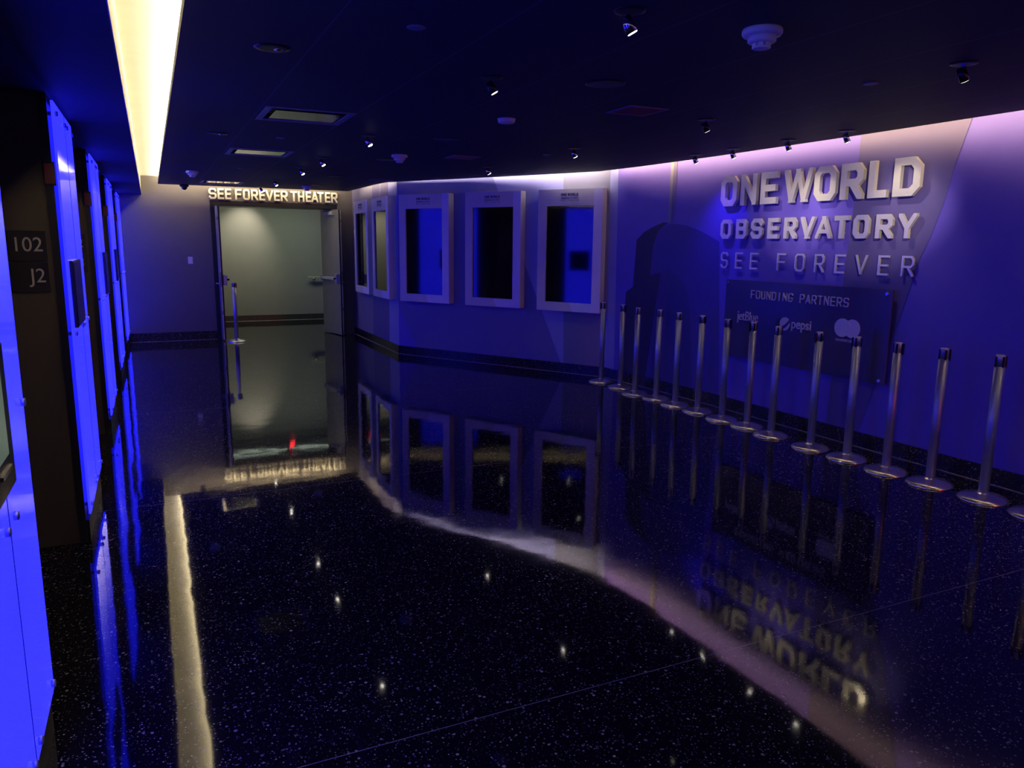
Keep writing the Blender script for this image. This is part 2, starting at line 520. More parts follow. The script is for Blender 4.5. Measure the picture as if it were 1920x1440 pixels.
# underside built as strips so that the vents are real openings
def slab(poly_top):
    pass
xs0, xs1 = 0.18, 1.70
ysp = [-3.5, 5.50, 6.11, 8.05, 8.66, 12.52, 13.13, 13.77]
for i in range(len(ysp) - 1):
    y0, y1 = ysp[i], ysp[i + 1]
    if i % 2 == 1:
        cb.box(xs0, 0.765, y0, y1, ZC, ZC + 0.05); cb.box(1.375, xs1, y0, y1, ZC, ZC + 0.05)
    else:
        cb.box(xs0, xs1, y0, y1, ZC, ZC + 0.05)
cb.prism_xy([(xs1, -3.5)] + edge[1:-1] + [(xs1, 13.77)], ZC, ZC + 0.05)
struct(cb, 'ceiling', M['ceil'])

# lid above the slots and cove
struct(MB().box(-2.0, 6.2, -3.6, 17.4, ZT, ZT + 0.08), 'ceiling_deck', M['plenum'])
# soffit over the elevator fronts, its edge facing the cove, and the cove's own top
so = MB().box(-1.75, -0.075, -3.5, YB, ZS, ZS + 0.10)
struct(so, 'ceiling_soffit', M['soffit'])
struct(MB().box(-0.090, -0.070, -3.5, YB, ZS + 0.002, 2.74), 'trim_1', M['cove'])
struct(MB().box(-0.09, 0.45, -3.5, YB, 2.74, 2.78), 'ceiling_cove', M['cove'])
struct(MB().box(0.43, 0.45, -3.5, 13.74, 2.642, 2.74), 'trim_2', M['cove'])

# back wall with the double-door opening
DX0, DX1, DZ = 0.97, 3.14, 2.38
bw = MB()
bw.box(-1.75, DX0, YB, YB + 0.15, 0, ZT); bw.box(DX1, 3.60, YB, YB + 0.15, 0, ZT); bw.box(DX0, DX1, YB, YB + 0.15, DZ, ZT)
struct(bw, 'wall_back', M['backwall'])

# right wall: mural painted over a run of facets
def mural_wall(name, segs, polys, mats):
    mb = MB(); S = 0.0
    for i in range(len(segs) - 1):
        W = Wall(segs[i], segs[i + 1]); L = W.len
        p = [W.at(0, 0), W.at(L, 0), W.at(L, ZT), W.at(0, ZT)]
        q = [W.at(0, 0, -.12), W.at(L, 0, -.12), W.at(L, ZT, -.12), W.at(0, ZT, -.12)]
        mb.poly(p, 0); mb.poly(q[::-1], 0)
        for a, b in ((0, 1), (1, 2), (2, 3), (3, 0)): mb.poly([p[b], p[a], q[a], q[b]], 0)
        for k, (mi, pts) in enumerate(polys):
            r = [(u - S, z) for u, z in pts]
            for ax, lim, less in ((0, 0, False), (0, L, True), (1, 0, False), (1, ZT, True)):
                r = clip(r, ax, lim, less)
                if len(r) < 3: break
            if len(r) >= 3: mb.poly([W.at(u, z, 0.0006 * (k + 1)) for u, z in r], mi)
        S += L
    return struct(mb, name, mats)

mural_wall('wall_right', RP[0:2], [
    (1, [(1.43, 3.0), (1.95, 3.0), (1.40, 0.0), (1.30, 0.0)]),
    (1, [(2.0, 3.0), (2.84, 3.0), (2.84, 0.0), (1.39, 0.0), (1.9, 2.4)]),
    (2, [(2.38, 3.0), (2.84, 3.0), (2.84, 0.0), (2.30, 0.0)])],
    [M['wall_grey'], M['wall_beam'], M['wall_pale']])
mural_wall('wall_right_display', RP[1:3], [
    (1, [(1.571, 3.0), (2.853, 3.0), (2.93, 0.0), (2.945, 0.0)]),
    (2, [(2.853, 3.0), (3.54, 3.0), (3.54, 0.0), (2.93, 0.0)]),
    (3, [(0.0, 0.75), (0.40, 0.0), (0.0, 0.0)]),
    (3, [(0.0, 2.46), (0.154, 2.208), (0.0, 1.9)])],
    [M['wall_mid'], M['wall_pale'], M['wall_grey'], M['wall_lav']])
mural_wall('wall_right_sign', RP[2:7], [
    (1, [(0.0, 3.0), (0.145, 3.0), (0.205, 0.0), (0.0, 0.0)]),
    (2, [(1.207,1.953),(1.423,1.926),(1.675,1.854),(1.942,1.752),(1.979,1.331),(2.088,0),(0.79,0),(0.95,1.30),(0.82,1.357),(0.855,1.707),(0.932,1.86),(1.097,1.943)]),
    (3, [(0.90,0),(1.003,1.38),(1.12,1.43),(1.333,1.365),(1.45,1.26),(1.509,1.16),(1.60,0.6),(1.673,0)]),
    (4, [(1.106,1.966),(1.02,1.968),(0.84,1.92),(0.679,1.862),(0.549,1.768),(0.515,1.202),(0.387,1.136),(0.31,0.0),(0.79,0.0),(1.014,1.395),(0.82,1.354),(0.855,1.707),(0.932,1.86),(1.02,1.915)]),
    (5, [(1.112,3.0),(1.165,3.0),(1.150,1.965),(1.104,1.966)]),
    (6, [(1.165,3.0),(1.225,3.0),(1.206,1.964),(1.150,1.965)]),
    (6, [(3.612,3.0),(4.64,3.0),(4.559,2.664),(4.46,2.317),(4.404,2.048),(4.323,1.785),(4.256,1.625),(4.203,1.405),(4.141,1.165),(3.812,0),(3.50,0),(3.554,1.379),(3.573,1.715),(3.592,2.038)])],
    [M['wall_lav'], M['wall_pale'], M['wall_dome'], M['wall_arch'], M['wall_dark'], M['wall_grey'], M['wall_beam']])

# skirtings: a dark terrazzo board and the pale bead along its foot, painted in for a reflected line
def skirting(name, pts, mats, h=0.13, t=0.016):
    mb = MB()
    for i in range(len(pts) - 1):
        W = Wall(pts[i], pts[i + 1]); L = W.len
        for (z0, z1, o, mi) in ((0.0, h, t, 0), (0.0, 0.006, t + 0.010, 1)):
            a = [W.at(0, z0, 0), W.at(L, z0, 0), W.at(L, z0, o), W.at(0, z0, o)]
            mb_pts = [(p.x, p.y) for p in a]
            mb.prism_xy(mb_pts, z0, z1, mi) if False else mb.prism_xy(mb_pts[::-1], z0 + 0.001, z1, mi)
    return struct(mb, name, mats)
M['glint'] = mat('skirting_glint', (0.30, 0.28, 0.24), 0.3)
skirting('baseboard_right', RP[0:7], [M['base'], M['glint']])
skirting('baseboard_back', [(-0.43, YB), (DX0, YB)], [M['base'], M['glint']], 0.15)

# closing walls behind the viewpoint
struct(MB().box(-2.0, 6.2, -3.62, -3.5, 0, ZT), 'wall_front', M['backwall'])

# hall behind the doors
HY = 17.25
hw = MB(); hw.box(-0.6, 5.2, HY, HY + 0.1, 0, ZT)
struct(hw, 'wall_hall', M['hallwall'])
struct(MB().box(-0.7, -0.6, YB + 0.15, HY, 0, ZT), 'wall_hall_left', M['hallwall'])
struct(MB().box(5.1, 5.2, YB + 0.15, HY, 0, ZT), 'wall_hall_right', M['hallwall'])
struct(MB().box(-0.6, 5.1, YB + 0.15, HY, 2.72, 2.76), 'ceiling_hall', M['hallwall'])
struct(MB().box(3.6, 5.1, YB, YB + 0.15, 0, ZT), 'wall_hall_front', M['hallwall'])
skirting('baseboard_hall', [(-0.6, HY), (5.1, HY)], [M['hallbase'], M['cove']], 0.125, 0.016)

# elevator side: piers between recesses
PIERS = [(-0.90, 0.10), (1.86, 2.84), (4.73, 5.75), (7.45, 8.53), (10.30, 11.45), (13.12, YB)]
prev = -3.5
wl = MB()
for y0, y1 in PIERS:
    wl.box(-1.75, -0.440, y0, y1, 0.0, ZS)
for y0, y1 in zip([-3.5] + [p[1] for p in PIERS[:-1]], [p[0] for p in PIERS]):
    wl.box(-1.75, -1.55, y0, y1, 0, ZS)
struct(wl, 'wall_left', M['brown'])
def corner_trim(i, y0, y1):
    mb = MB()
    mb.box(-0.472, -0.434, y0 - 0.006, y0, 0.0, ZS); mb.box(-0.440, -0.434, y0, y1, 0.0, ZS)
    if y1 < YB - .01: mb.box(-0.472, -0.434, y1, y1 + 0.006, 0.0, ZS)
    mb.box(-0.434, -0.418, y0, y1, 0.0, 0.13)
    struct(mb, 'trim_%d' % (i + 3), M['trimdark'])
for i, (y0, y1) in enumerate(PIERS): corner_trim(i, y0, y1)

# elevator doors at the back of the recesses
RECESS = list(zip([p[1] for p in PIERS[:-1]], [p[0] for p in PIERS[1:]]))
for i, (y0, y1) in enumerate(RECESS):
    ym = (y0 + y1) / 2; wd = min(1.1, y1 - y0 - 0.2) / 2
    d = MB().box(-1.552, -1.52, ym - wd, ym - 0.003, 0.0, 2.13)
    o = struct(d, 'door_%d' % (i + 3), M['elev'])
    MB().box(-1.552, -1.52, ym + 0.003, ym + wd, 0.0, 2.13).build('door_panel', M['elev'], o)
    MB().box(-1.552, -1.50, ym - wd - 0.07, ym - wd, 0, 2.2).box(-1.552, -1.50, ym + wd, ym + wd + 0.07, 0, 2.2)\
        .box(-1.552, -1.50, ym - wd, ym + wd, 2.13, 2.2).build('door_frame', M['trimdark'], o)

# ------------------------------------------------------------------ double doors at the end wall
df = MB()
df.box(DX0, DX0 + 0.08, YB - 0.01, YB + 0.55, 0, DZ); df.box(DX1 - 0.08, DX1, YB + 0.02, YB + 0.55, 0, DZ)
df.box(DX0 + 0.08, DX1 - 0.08, YB - 0.01, YB + 0.55, DZ - 0.085, DZ)
struct(df, 'door_frame_end', M['black'])

def door_leaf(name, hinge, near, side):
    """leaf swung towards the lobby; side = +1 when its push face looks towards +x"""
    h = Vector((*hinge, 0)); e = Vector((*near, 0)); d = (e - h); L = d.length
    o = MB().box(0, L, -0.0225, 0.0225, 0.015, 2.285).build(name, M['leaf'])
    o.location = h; o.rotation_euler = (0, 0, math.atan2(d.y, d.x)); o['kind'] = 'structure'
    s = -side if d.y > 0 else side          # local +y is the -x side when pointing at the viewer
    fy = 0.0225 * s
    def b(x0, x1, y0, y1, z0, z1): return MB().box(x0, x1, min(y0, y1), max(y0, y1), z0, z1)
    # edge strip with its gaps
    e1 = MB()
    for z0, z1 in ((1.18, 2.05), (0.52, 0.93), (0.03, 0.46), (2.10, 2.27)):
        e1.box(L, L + 0.003, *sorted((-fy, -fy * 0.1)), z0, z1)
    e1.build('edge_strip', M['leafedge'], o)
    b(L, L + 0.002, -0.1 * fy, fy, 0.02, 2.28).build('edge_face', M['black'], o)
    pb = b(L - 0.10, L - 0.015, fy, fy + 0.07 * s, 0.955, 1.13).build('latch_box', M['steel'], o, 0.012)
    b(0.12, L - 0.10, fy + 0.035 * s, fy + 0.065 * s, 1.02, 1.075).build('push_bar', M['leafedge'], o, 0.006)
    b(0.05, 0.12, fy, fy + 0.06 * s, 1.0, 1.095).build('bar_end', M['steel'], o, 0.008)
    MB().tube((L - 0.06, fy + 0.07 * s, 1.05), (L - 0.06, fy + 0.105 * s, 1.05), 0.018).build('latch_knob', M['black'], o)
    lv = MB().tube((L - 0.06, -fy, 0.985), (L - 0.06, -fy - 0.06 * s, 0.985), 0.012)
    lv.tube((L - 0.06, -fy - 0.055 * s, 0.985), (L - 0.16, -fy - 0.055 * s, 0.985), 0.010)
    lv.build('lever_handle', M['steel'], o)
    b(0.25, 0.65, fy, fy + 0.045 * s, 2.19, 2.25).build('door_closer', M['leafedge'], o, 0.004)
    return o
door_leaf('door_1', (1.062, YB + 0.56), (1.068, 13.88), +1)
door_leaf('door_2', (2.965, YB + 0.56), (3.120, 13.93), -1)

# hall handrail and lit exit sign in the hall
hr = thing('handrail', 'pale wall handrail in the hall seen through the open double doors', 'handrail', (3.10, HY, 0.90))
MB().box(0.0, 1.3, -0.12, -0.075, 0.02, 0.055).build('rail', M['leafedge'], hr, 0.006)
for x in (0.13, 1.1):
    MB().tube((x, 0, -0.01), (x, -0.10, -0.01), 0.02).lathe([(0.0, -0.03), (0.035, -0.02), (0.04, 0.0), (0.035, 0.02), (0.0, 0.03)], 16, 0, (x, -0.09, -0.005)).build('bracket', M['chrome'], hr)
xs = thing('exit_sign', 'small red lit exit sign hung from the hall ceiling behind the door head', 'sign', (2.42, 16.0, 2.72), rad(62))
MB().box(-0.02, 0.02, -0.02, 0.02, -0.12, 0).build('stem', M['black'], xs)
MB().box(-0.16, 0.16, -0.02, 0.02, -0.31, -0.12).build('housing', M['black'], xs)
exs = MB()
for i, ch in enumerate('EXIT'): glyph(exs, ch, -0.125 + 0.066 * i, -0.125 + 0.066 * i + (0.05 if ch != 'I' else 0.05), -0.285, -0.145, 0.02, -0.024, -0.02)
exs.build('lettering', M['exitred'], xs)

# ------------------------------------------------------------------ end wall: lettering, switch, dome camera
TH = [('S',1.957,2.083),('E',2.099,2.199),('E',2.218,2.318),('F',2.381,2.485),('O',2.510,2.622),('R',2.642,2.758),('E',2.777,2.875),('V',2.885,3.012),
      ('E',3.024,3.124),('R',3.138,3.256),('T',3.306,3.420),('H',3.434,3.547),('E',3.570,3.663),('A',3.668,3.790),('T',3.775,3.885),('E',3.908,4.005),('R',4.020,4.136)]
t = thing('door_lettering', 'row of glowing cream metal letters above the double doors', 'sign', (-1.0, YB, 2.403), BK.rz)
for ch, u0, u1 in TH:
    g = MB(); glyph(g, ch, u0, u1, 0.0, 0.18, 0.030, -0.075, -0.035)
    g.tube(((u0+u1)/2, -0.04, 0.16), ((u0+u1)/2, 0.0, 0.16), 0.004)
    g.build('letter', M['letter2'], t)
t = thing('light_switch', 'small white light switch plate on the end wall left of the double doors', 'switch', (0.608, YB, 1.371), BK.rz)
MB().box(-0.038, 0.038, -0.008, 0, -0.06, 0.06).build('plate', M['white'], t, 0.003)
MB().box(-0.016, 0.016, -0.014, -0.008, -0.03, 0.03).build('rocker', M['white'], t, 0.002)
t = thing('dome_camera', 'small dark dome camera under the ceiling edge left of the door lettering', 'camera', (0.565, 13.68, ZC))
MB().lathe([(0.07, 0), (0.07, -0.03), (0.055, -0.035)], 24).build('housing', M['black'], t)
MB().lathe([(0.05, -0.03), (0.048, -0.05), (0.036, -0.07), (0.018, -0.082), (0.0, -0.085)], 24).build('dome', M['screen'], t)

# ------------------------------------------------------------------ display frames
def display(W, u0, u1, label):
    wd = u1 - u0
    t = thing('display_screen', label, 'display', W.at(u0), W.rz, 'framed display screens along the right wall')
    z0, z1, D = 0.838, 2.405, 0.12
    sx0, sx1, sz0, sz1 = 0.125, wd - 0.122, 0.955, 2.197
    fr = MB()
    for a, b, c, d in ((0, sx0, z0, z1), (sx1, wd, z0, z1), (sx0, sx1, z0, sz0), (sx0, sx1, sz1, z1)):
        fr.box(a, b, -D, -0.001, c, d)
    fr.box(sx0, sx1, -D + 0.03, -0.001, sz0, sz1)
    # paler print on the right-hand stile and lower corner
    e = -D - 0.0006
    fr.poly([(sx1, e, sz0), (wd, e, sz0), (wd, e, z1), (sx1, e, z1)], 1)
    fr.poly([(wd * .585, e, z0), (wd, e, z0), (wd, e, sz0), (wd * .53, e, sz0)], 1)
    fr.build('frame', [M['frame'], M['frame2']], t)
    MB().box(sx0, sx1, -D + 0.018, -D + 0.028, sz0, sz1).build('screen', M['screen'], t)
    lg = MB(); mid = wd / 2
    y0, y1 = -D - 0.0016, -D - 0.0004
    x = mid - 0.128
    for ch, ww in zip('ONE WORLD', (30, 30, 27, 10, 40, 32, 30, 26, 31)):
        if ch != ' ': glyph(lg, ch, x, x + ww / 1000 * .86, 2.318, 2.352, 0.0075, y0, y1)
        x += ww / 1000
    x = mid - 0.128
    for ch in 'OBSERVATORY':
        glyph(lg, ch, x, x + 0.017, 2.284, 2.304, 0.004, y0, y1); x += 0.0237
    x = mid - 0.128
    for ch in 'SEE FOREVER':
        if ch != ' ': glyph(lg, ch, x, x + 0.012, 2.258, 2.272, 0.0022, y0, y1)
        x += 0.0245
    lg.build('lettering', M['ink'], t)
    return t
display(F1, 0.575, 1.525, 'narrow-looking framed dark screen nearest the open door on the short wall facet')
display(F1, 1.795, 2.745, 'framed screen with olive reflection beside the fold in the right wall')
display(F2, 0.135, 1.070, 'framed screen just past the wall fold, left of the three facing ones')
display(F2, 1.362, 2.287, 'framed all-black screen in the middle of the three facing ones')
display(F2, 2.560, 3.500, 'framed screen nearest the row of posts, with a dark box reflected in it')

# ------------------------------------------------------------------ sign on the right wall
def sign_line(name, label, L, z0, h, tk, off, depth, m):
    t = thing(name, label, 'sign', SG.at(0, z0), SG.rz)
    for ch, u0, u1 in L:
        tw = tk * {'W': 0.78, 'N': 0.90, 'V': 0.88, 'A': 0.86, 'Y': 0.90}.get(ch, 1.0)
        g = MB(); glyph(g, ch, u0, u1, 0, h, tw, -off - depth, -off)
        for zz in (0.25 * h, 0.75 * h):
            xx = u0 + tk / 2 if ch not in 'VAYTOSWD' else (u0 + u1) / 2
            if ch in 'OSD': xx, zz = (u0 + u1) / 2, (tk / 2 if zz < h / 2 else h - tk / 2)
            if ch == 'V' or ch == 'Y': zz = tk
            if ch == 'A': zz = h - tk
            if ch == 'W': xx, zz = u0 + (u1 - u0) * .27, tk
            g.tube((xx, -off - 0.002, zz), (xx, 0, zz), tk * 0.12, n=8)
        g.build('letter', m, t)
    return t
sign_line('sign_lettering', 'topmost and largest line of silver metal letters on the blue wall', [
    ('O',.045,.275),('N',.329,.545),('E',.601,.805),('W',.893,1.225),('O',1.250,1.485),('R',1.534,1.760),('L',1.812,1.990),('D',2.045,2.280)],
    2.107, 0.298, 0.061, 0.035, 0.035, M['letter'])
sign_line('sign_lettering', 'middle line of bold silver letters on the blue wall, eleven letters long', [
    ('O',.057,.210),('B',.283,.431),('S',.490,.645),('E',.713,.848),('R',.920,1.066),('V',1.115,1.275),('A',1.294,1.466),('T',1.493,1.645),('O',1.692,1.847),('R',1.913,2.067),('Y',2.118,2.276)],
    1.781, 0.194, 0.040, 0.030, 0.028, M['letter'])
sign_line('sign_lettering', 'thin spaced-out silver letters just above the navy board', [
    ('S',.059,.163),('E',.272,.373),('E',.483,.588),('F',.840,.945),('O',1.060,1.175),('R',1.290,1.396),('E',1.514,1.615),('V',1.725,1.842),('E',1.950,2.050),('R',2.167,2.277)],
    1.482, 0.163, 0.017, 0.020, 0.015, M['letter'])

# navy board with the partners' marks
t = thing('partner_board', 'navy acrylic board with grey lettering and three logos on the blue wall', 'board', SG.at(0.19, 0.585), SG.rz)
BW, BH = 1.945, 0.785
MB().box(0, BW, -0.055, -0.043, 0, BH).build('panel', M['board'], t, 0.002)
for x, z in ((0.03, 0.03), (BW - 0.05, 0.03), (0.03, BH - 0.035), (BW - 0.05, BH - 0.035)):
    MB().lathe([(0.011, 0), (0.011, -0.046), (0.016, -0.050), (0.016, -0.062), (0.012, -0.066)], 20, 0, (x, 0, z), 'y').build('standoff', M['chrome'], t)
x = 0.371
for word in ('FOUNDING', 'PARTNERS'):
    fp = MB()
    for ch in word:
        glyph(fp, ch, x, x + (0.052 if ch != 'I' else 0.05), 0.613, 0.694, 0.0092, -0.066, -0.055)
        x += 0.0693
    fp.build('heading_word', M['pewter'], t)
    x += 0.0693
text_mesh('logo_lettering', 'jetBlue', 0.135, 0.008, M['pewter'], t, 0.196, 0.385, -0.055, sx=0.80, offset=0.0, spacing=0.97)
# round globe mark with its swoosh
def disc_part(cx, cz, r, f, n=48):
    pts = []
    for k in range(n):
        a = 2 * PI * k / n
        pts.append((cx + r * math.cos(a), cz + r * math.sin(a)))
    return [p for p in pts if f(p)]
gx, gz, gr = 0.833, 0.402, 0.063
up = [(gx + gr * math.cos(a), gz + gr * math.sin(a)) for a in [rad(40 + k * 165 / 22) for k in range(23)]]
up += [(gx - 0.018, gz - 0.018), (gx + 0.012, gz + 0.002), (gx + 0.035, gz + 0.028)]
dn = [(gx + gr * math.cos(a), gz + gr * math.sin(a)) for a in [rad(-112 + k * 126 / 18) for k in range(19)]]
dn += [(gx + 0.042, gz - 0.006), (gx + 0.018, gz - 0.030), (gx - 0.012, gz - 0.048)]
MB().prism_xz(up, -0.062, -0.055).prism_xz(dn, -0.062, -0.055).build('logo_globe', M['white'], t)
text_mesh('logo_lettering', 'pepsi', 0.125, 0.008, M['pewter'], t, 0.912, 0.373, -0.055, sx=0.92, offset=0.0015)
mc = MB()
c1, c2, cr_, cz_ = 1.487, 1.588, 0.080, 0.433
mc.prism_xz([(c2 + cr_ * math.cos(2*PI*k/48), cz_ + cr_ * math.sin(2*PI*k/48)) for k in range(48)], -0.060, -0.055)
mc.build('logo_disc', M['pewter'], t)
MB().prism_xz([(c1 + cr_ * math.cos(2*PI*k/48), cz_ + cr_ * math.sin(2*PI*k/48)) for k in range(48)], -0.064, -0.055).build('logo_disc', M['pewter'], t)
text_mesh('logo_lettering', 'mastercard', 0.046, 0.006, M['pewter'], t, 1.424, 0.314, -0.055, sx=1.0)

# ------------------------------------------------------------------ row of stanchions
def make_stanchion(loc, rz, label):
    t = thing('stanchion', label, 'stanchion post', loc, rz, 'steel stanchion posts')
    b = MB()
    b.lathe([(0.159, 0.0), (0.159, 0.003), (0.153, 0.012), (0.143, 0.020), (0.125, 0.027), (0.095, 0.033), (0.060, 0.039), (0.040, 0.046), (0.036, 0.052)], 56)
    b.build('base', M['base_steel'], t)
    MB().lathe([(0.0325, 0.046), (0.0325, 0.93)], 32).build('pole', M['steel'], t)
    hd = MB().lathe([(0.029, 0.93), (0.029, 1.004), (0.026, 1.008)], 32).build('head', M['steel'], t)
    # black belt cassette on one side, receivers on the others
    MB().box(-0.014, 0.014, -0.042, -0.020, 0.918, 1.000).build('belt_cassette', M['blackgloss'], hd, 0.004)
    for a in (0, PI/2, PI):
        d = Vector((math.cos(a), math.sin(a), 0)); s = Vector((-d.y, d.x, 0))
        MB().obox(d * 0.030 + Vector((0, 0, 0.962)), (d, s, Vector((0, 0, 1))), (0.005, 0.007, 0.036)).build('belt_receiver', M['blackgloss'], hd, 0.002)
    return t
ST = [(5.110,3.149),(5.075,3.527),(5.043,3.875),(5.055,4.255),(5.038,4.623),(5.034,5.086),(5.077,5.448),(5.050,5.774),(5.060,6.164),(5.040,6.520),(5.060,6.893),(4.995,7.217),(5.056,7.619),(5.052,8.050)]
ordn = ['first','second','third','fourth','fifth','sixth','seventh','eighth','ninth','tenth','eleventh','twelfth','thirteenth','fourteenth','fifteenth']
rots = [70, 55, 20, 200, 250, 130, 240, 15, 95, 160, 215, 140, 15, 255, 120]
st0 = make_stanchion((5.106, 2.79, 0), rad(70), 'steel stanchion whose base alone shows at the right picture edge')
for i, (x, y) in enumerate(ST):
    if i == 0: lb = 'tallest-looking full steel post, rightmost of the row along the blue sign wall'
    elif i == len(ST) - 1: lb = 'farthest steel post of the wall row, right beside the last framed screen'
    else: lb = 'steel stanchion post, %s full post from the right in the row along the sign wall' % ordn[i]
    copy_thing(st0, (x, y, 0), rad(rots[i]), lb)
copy_thing(st0, (1.245, 13.74, 0), rad(95), 'lone steel stanchion standing in the open double doorway')

# ------------------------------------------------------------------ blue glass panels on the piers
PANEL_LABEL = ['blue glowing glass panel behind the viewpoint, out of the picture', 'huge blue glowing glass panel nearest the viewer, cut by the picture edge',
               'blue glowing glass panel just past the 102 and J2 plaques', 'third blue glowing glass panel from the viewer along the elevators',
               'fourth blue glowing glass panel from the viewer along the elevators', 'thin blue glowing glass panel in the corner by the end wall']
for i, (y0, y1) in enumerate(PIERS):
    t = thing('glass_panel', PANEL_LABEL[i], 'light panel', (-0.405, y0, 0.0), 0, 'blue glass panels between the elevators')
    L = y1 - y0 - (0.01 if i == 5 else 0); ym = 0.55 * L
    z0, zm, z1 = 0.165, 1.21, 2.405
    for a, b in ((0.0, ym - 0.003), (ym + 0.003, L)):
        MB().box(-0.012, 0.0, a, b, z0, z1).build('glass_pane', M['glass'], t)
    MB().box(-0.012, 0.0012, ym - 0.003, ym + 0.003, z0, z1).build('seam', M['black'], t)
    spots_ = [(y, z) for z in (z0 + 0.045, zm - 0.02, z1 - 0.06) for y in (0.05, ym - 0.06, ym + 0.06, L - 0.05)]
    if i == 1: spots_ += [(ym - 0.07, 0.92), (ym + 0.07, 0.92)]
    for y, z in spots_:
        if True:
            MB().lathe([(0.010, -0.029), (0.010, 0.0), (0.013, 0.001), (0.013, 0.012), (0.010, 0.014)], 16, 0, (0, y, z), 'x').build('standoff', M['steel'], t)

def wall_monitor(loc, wd, ht, label, lit):
    t = thing('wall_monitor', label, 'monitor', loc)
    MB().box(-0.022, 0.030, 0, wd, 0, ht).build('housing', M['blackgloss'], t, 0.004)
    MB().box(0.030, 0.033, 0.07, wd - 0.085, 0.10, ht - 0.05).build('screen', M['dial'] if lit else M['screen'], t)
    if lit:
        MB().box(0.030, 0.034, wd - 0.20, wd - 0.06, 0.055, 0.066).build('handle_strip', M['chrome'], t)
    return t
wall_monitor((-0.405, 1.90, 1.044), 0.49, 0.386, 'black wall terminal with a greenish screen on the nearest blue panel', True)
def thin_screen(loc, wd, ht, label):
    t = thing('wall_monitor', label, 'monitor', loc)
    MB().box(0.0005, 0.020, 0, wd, 0, ht).build('housing', M['blackgloss'], t, 0.003)
    MB().box(0.020, 0.022, 0.012, wd - 0.012, 0.012, ht - 0.012).build('screen', M['screen'], t)
thin_screen((-0.405, 4.785, 1.22), 0.495, 0.365, 'slim switched-off screen on the blue panel past the 102 plaque')
thin_screen((-0.405, 8.055, 1.20), 0.40, 0.385, 'slim switched-off screen on the third blue panel')
thin_screen((-0.405, 10.60, 1.20), 0.44, 0.385, 'slim switched-off screen on the fourth blue panel')

# elevator plaques and lanterns on the near face of each pier
def plaque(y, txt, label, x1=-0.494, ht=0.158, z=1.58):
    t = thing('elevator_plaque', label, 'sign', (x1 - 0.24, y - 0.0005, z), 0, 'elevator plaques')
    MB().box(0, 0.24, -0.010, 0, 0, ht).build('plate', M['plaque'], t, 0.002)
    text_mesh('lettering', txt, 0.105, 0.003, M['plaquetext'], t, 0.225, 0.052, -0.010, 'RIGHT', sx=0.92)
for i in (1, 2, 3):
    y = PIERS[i + 1][0]
    plaque(y, '102', ['', 'upper dark plaque reading 102 beside the nearest blue panel', 'upper dark 102 plaque behind the second blue panel', 'upper dark 102 plaque behind the third blue panel'][i], z=1.584)
    plaque(y, ['', 'J2', 'J3', 'J4'][i], ['', 'lower dark plaque reading J2 beside the nearest blue panel', 'lower dark plaque behind the second blue panel', 'lower dark plaque behind the third blue panel'][i], z=1.422)
for i in (1, 2, 3, 4):
    t = thing('elevator_lantern', 'dull red elevator lantern on the pier before the %s blue panel' % ['', 'second', 'third', 'fourth', 'corner'][i], 'lantern', (-0.444, PIERS[i + 1][0] - 0.006, 1.975), 0, 'elevator lanterns')
    MB().box(-0.030, 0.022, -0.012, 0, 0, 0.12).build('housing', M['trimdark'], t)
    MB().box(-0.026, 0.018, -0.014, -0.012, 0.01, 0.11).build('lamp', M['redlamp'], t)

# ------------------------------------------------------------------ ceiling fittings
def make_spot(loc, rz, label, bright):
    t = thing('ceiling_spotlight', label, 'spotlight', loc, rz, 'adjustable ceiling spotlights')
    MB().lathe([(0.030, -0.0005), (0.062, -0.0005), (0.062, -0.004), (0.050, -0.006), (0.030, -0.006)], 28).build('trim_ring', M['black'], t)
    MB().lathe([(0.032, -0.0055), (0.0, -0.0055)], 28).build('socket', M['blackgloss'], t)
    MB().obox((0.0, 0, -0.030), ((1, 0, 0), (0, 1, 0), (0, 0, 1)), (0.005, 0.012, 0.026)).build('arm', M['chrome'], t)
    d = Vector((0.50, 0, -0.87)).normalized()
    c = Vector((0.0, 0, -0.055))
    br = MB().tube(c - d * 0.035, c + d * 0.030, 0.020, 0.024, 20).build('barrel', M['chrome'] if bright else M['blackgloss'], t)
    MB().tube(c + d * 0.0301, c + d * 0.032, 0.019, 0.019, 20).build('lens', M['lens'] if bright else M['lensdim'], br)
    return t
VEN, MID, SLOT = 'in the ceiling row beside the recessed vents', 'in the middle ceiling row', 'at the ceiling edge above the sign wall'
sb = make_spot((1.73, 2.64, ZC), rad(-15), 'bright silver spotlight %s, nearest the viewer' % VEN, True)
sd = make_spot((1.74, 3.98, ZC), rad(-20), 'black spotlight %s, left of the nearest black speaker' % VEN, False)
for k, y in enumerate((6.55, 8.48, 9.70, 11.85, 13.45)):
    copy_thing(sb, (1.73, y, ZC), rad(-30), 'small lit spotlight %s, %s from the viewer' % (VEN, ordn[k + 2]))
for k, y in enumerate((2.60, 4.52, 6.40, 8.42)):
    copy_thing(sd if k < 2 else sb, (3.64, y, ZC), rad(-8), 'spotlight %s, %s from the viewer' % (MID, ordn[k]))
for k, y in enumerate((4.42, 5.02, 5.70, 6.24)):
    copy_thing(sb, (4.92, y, ZC), rad(-4), 'lit spotlight %s, %s from the viewer' % (SLOT, ordn[k]))

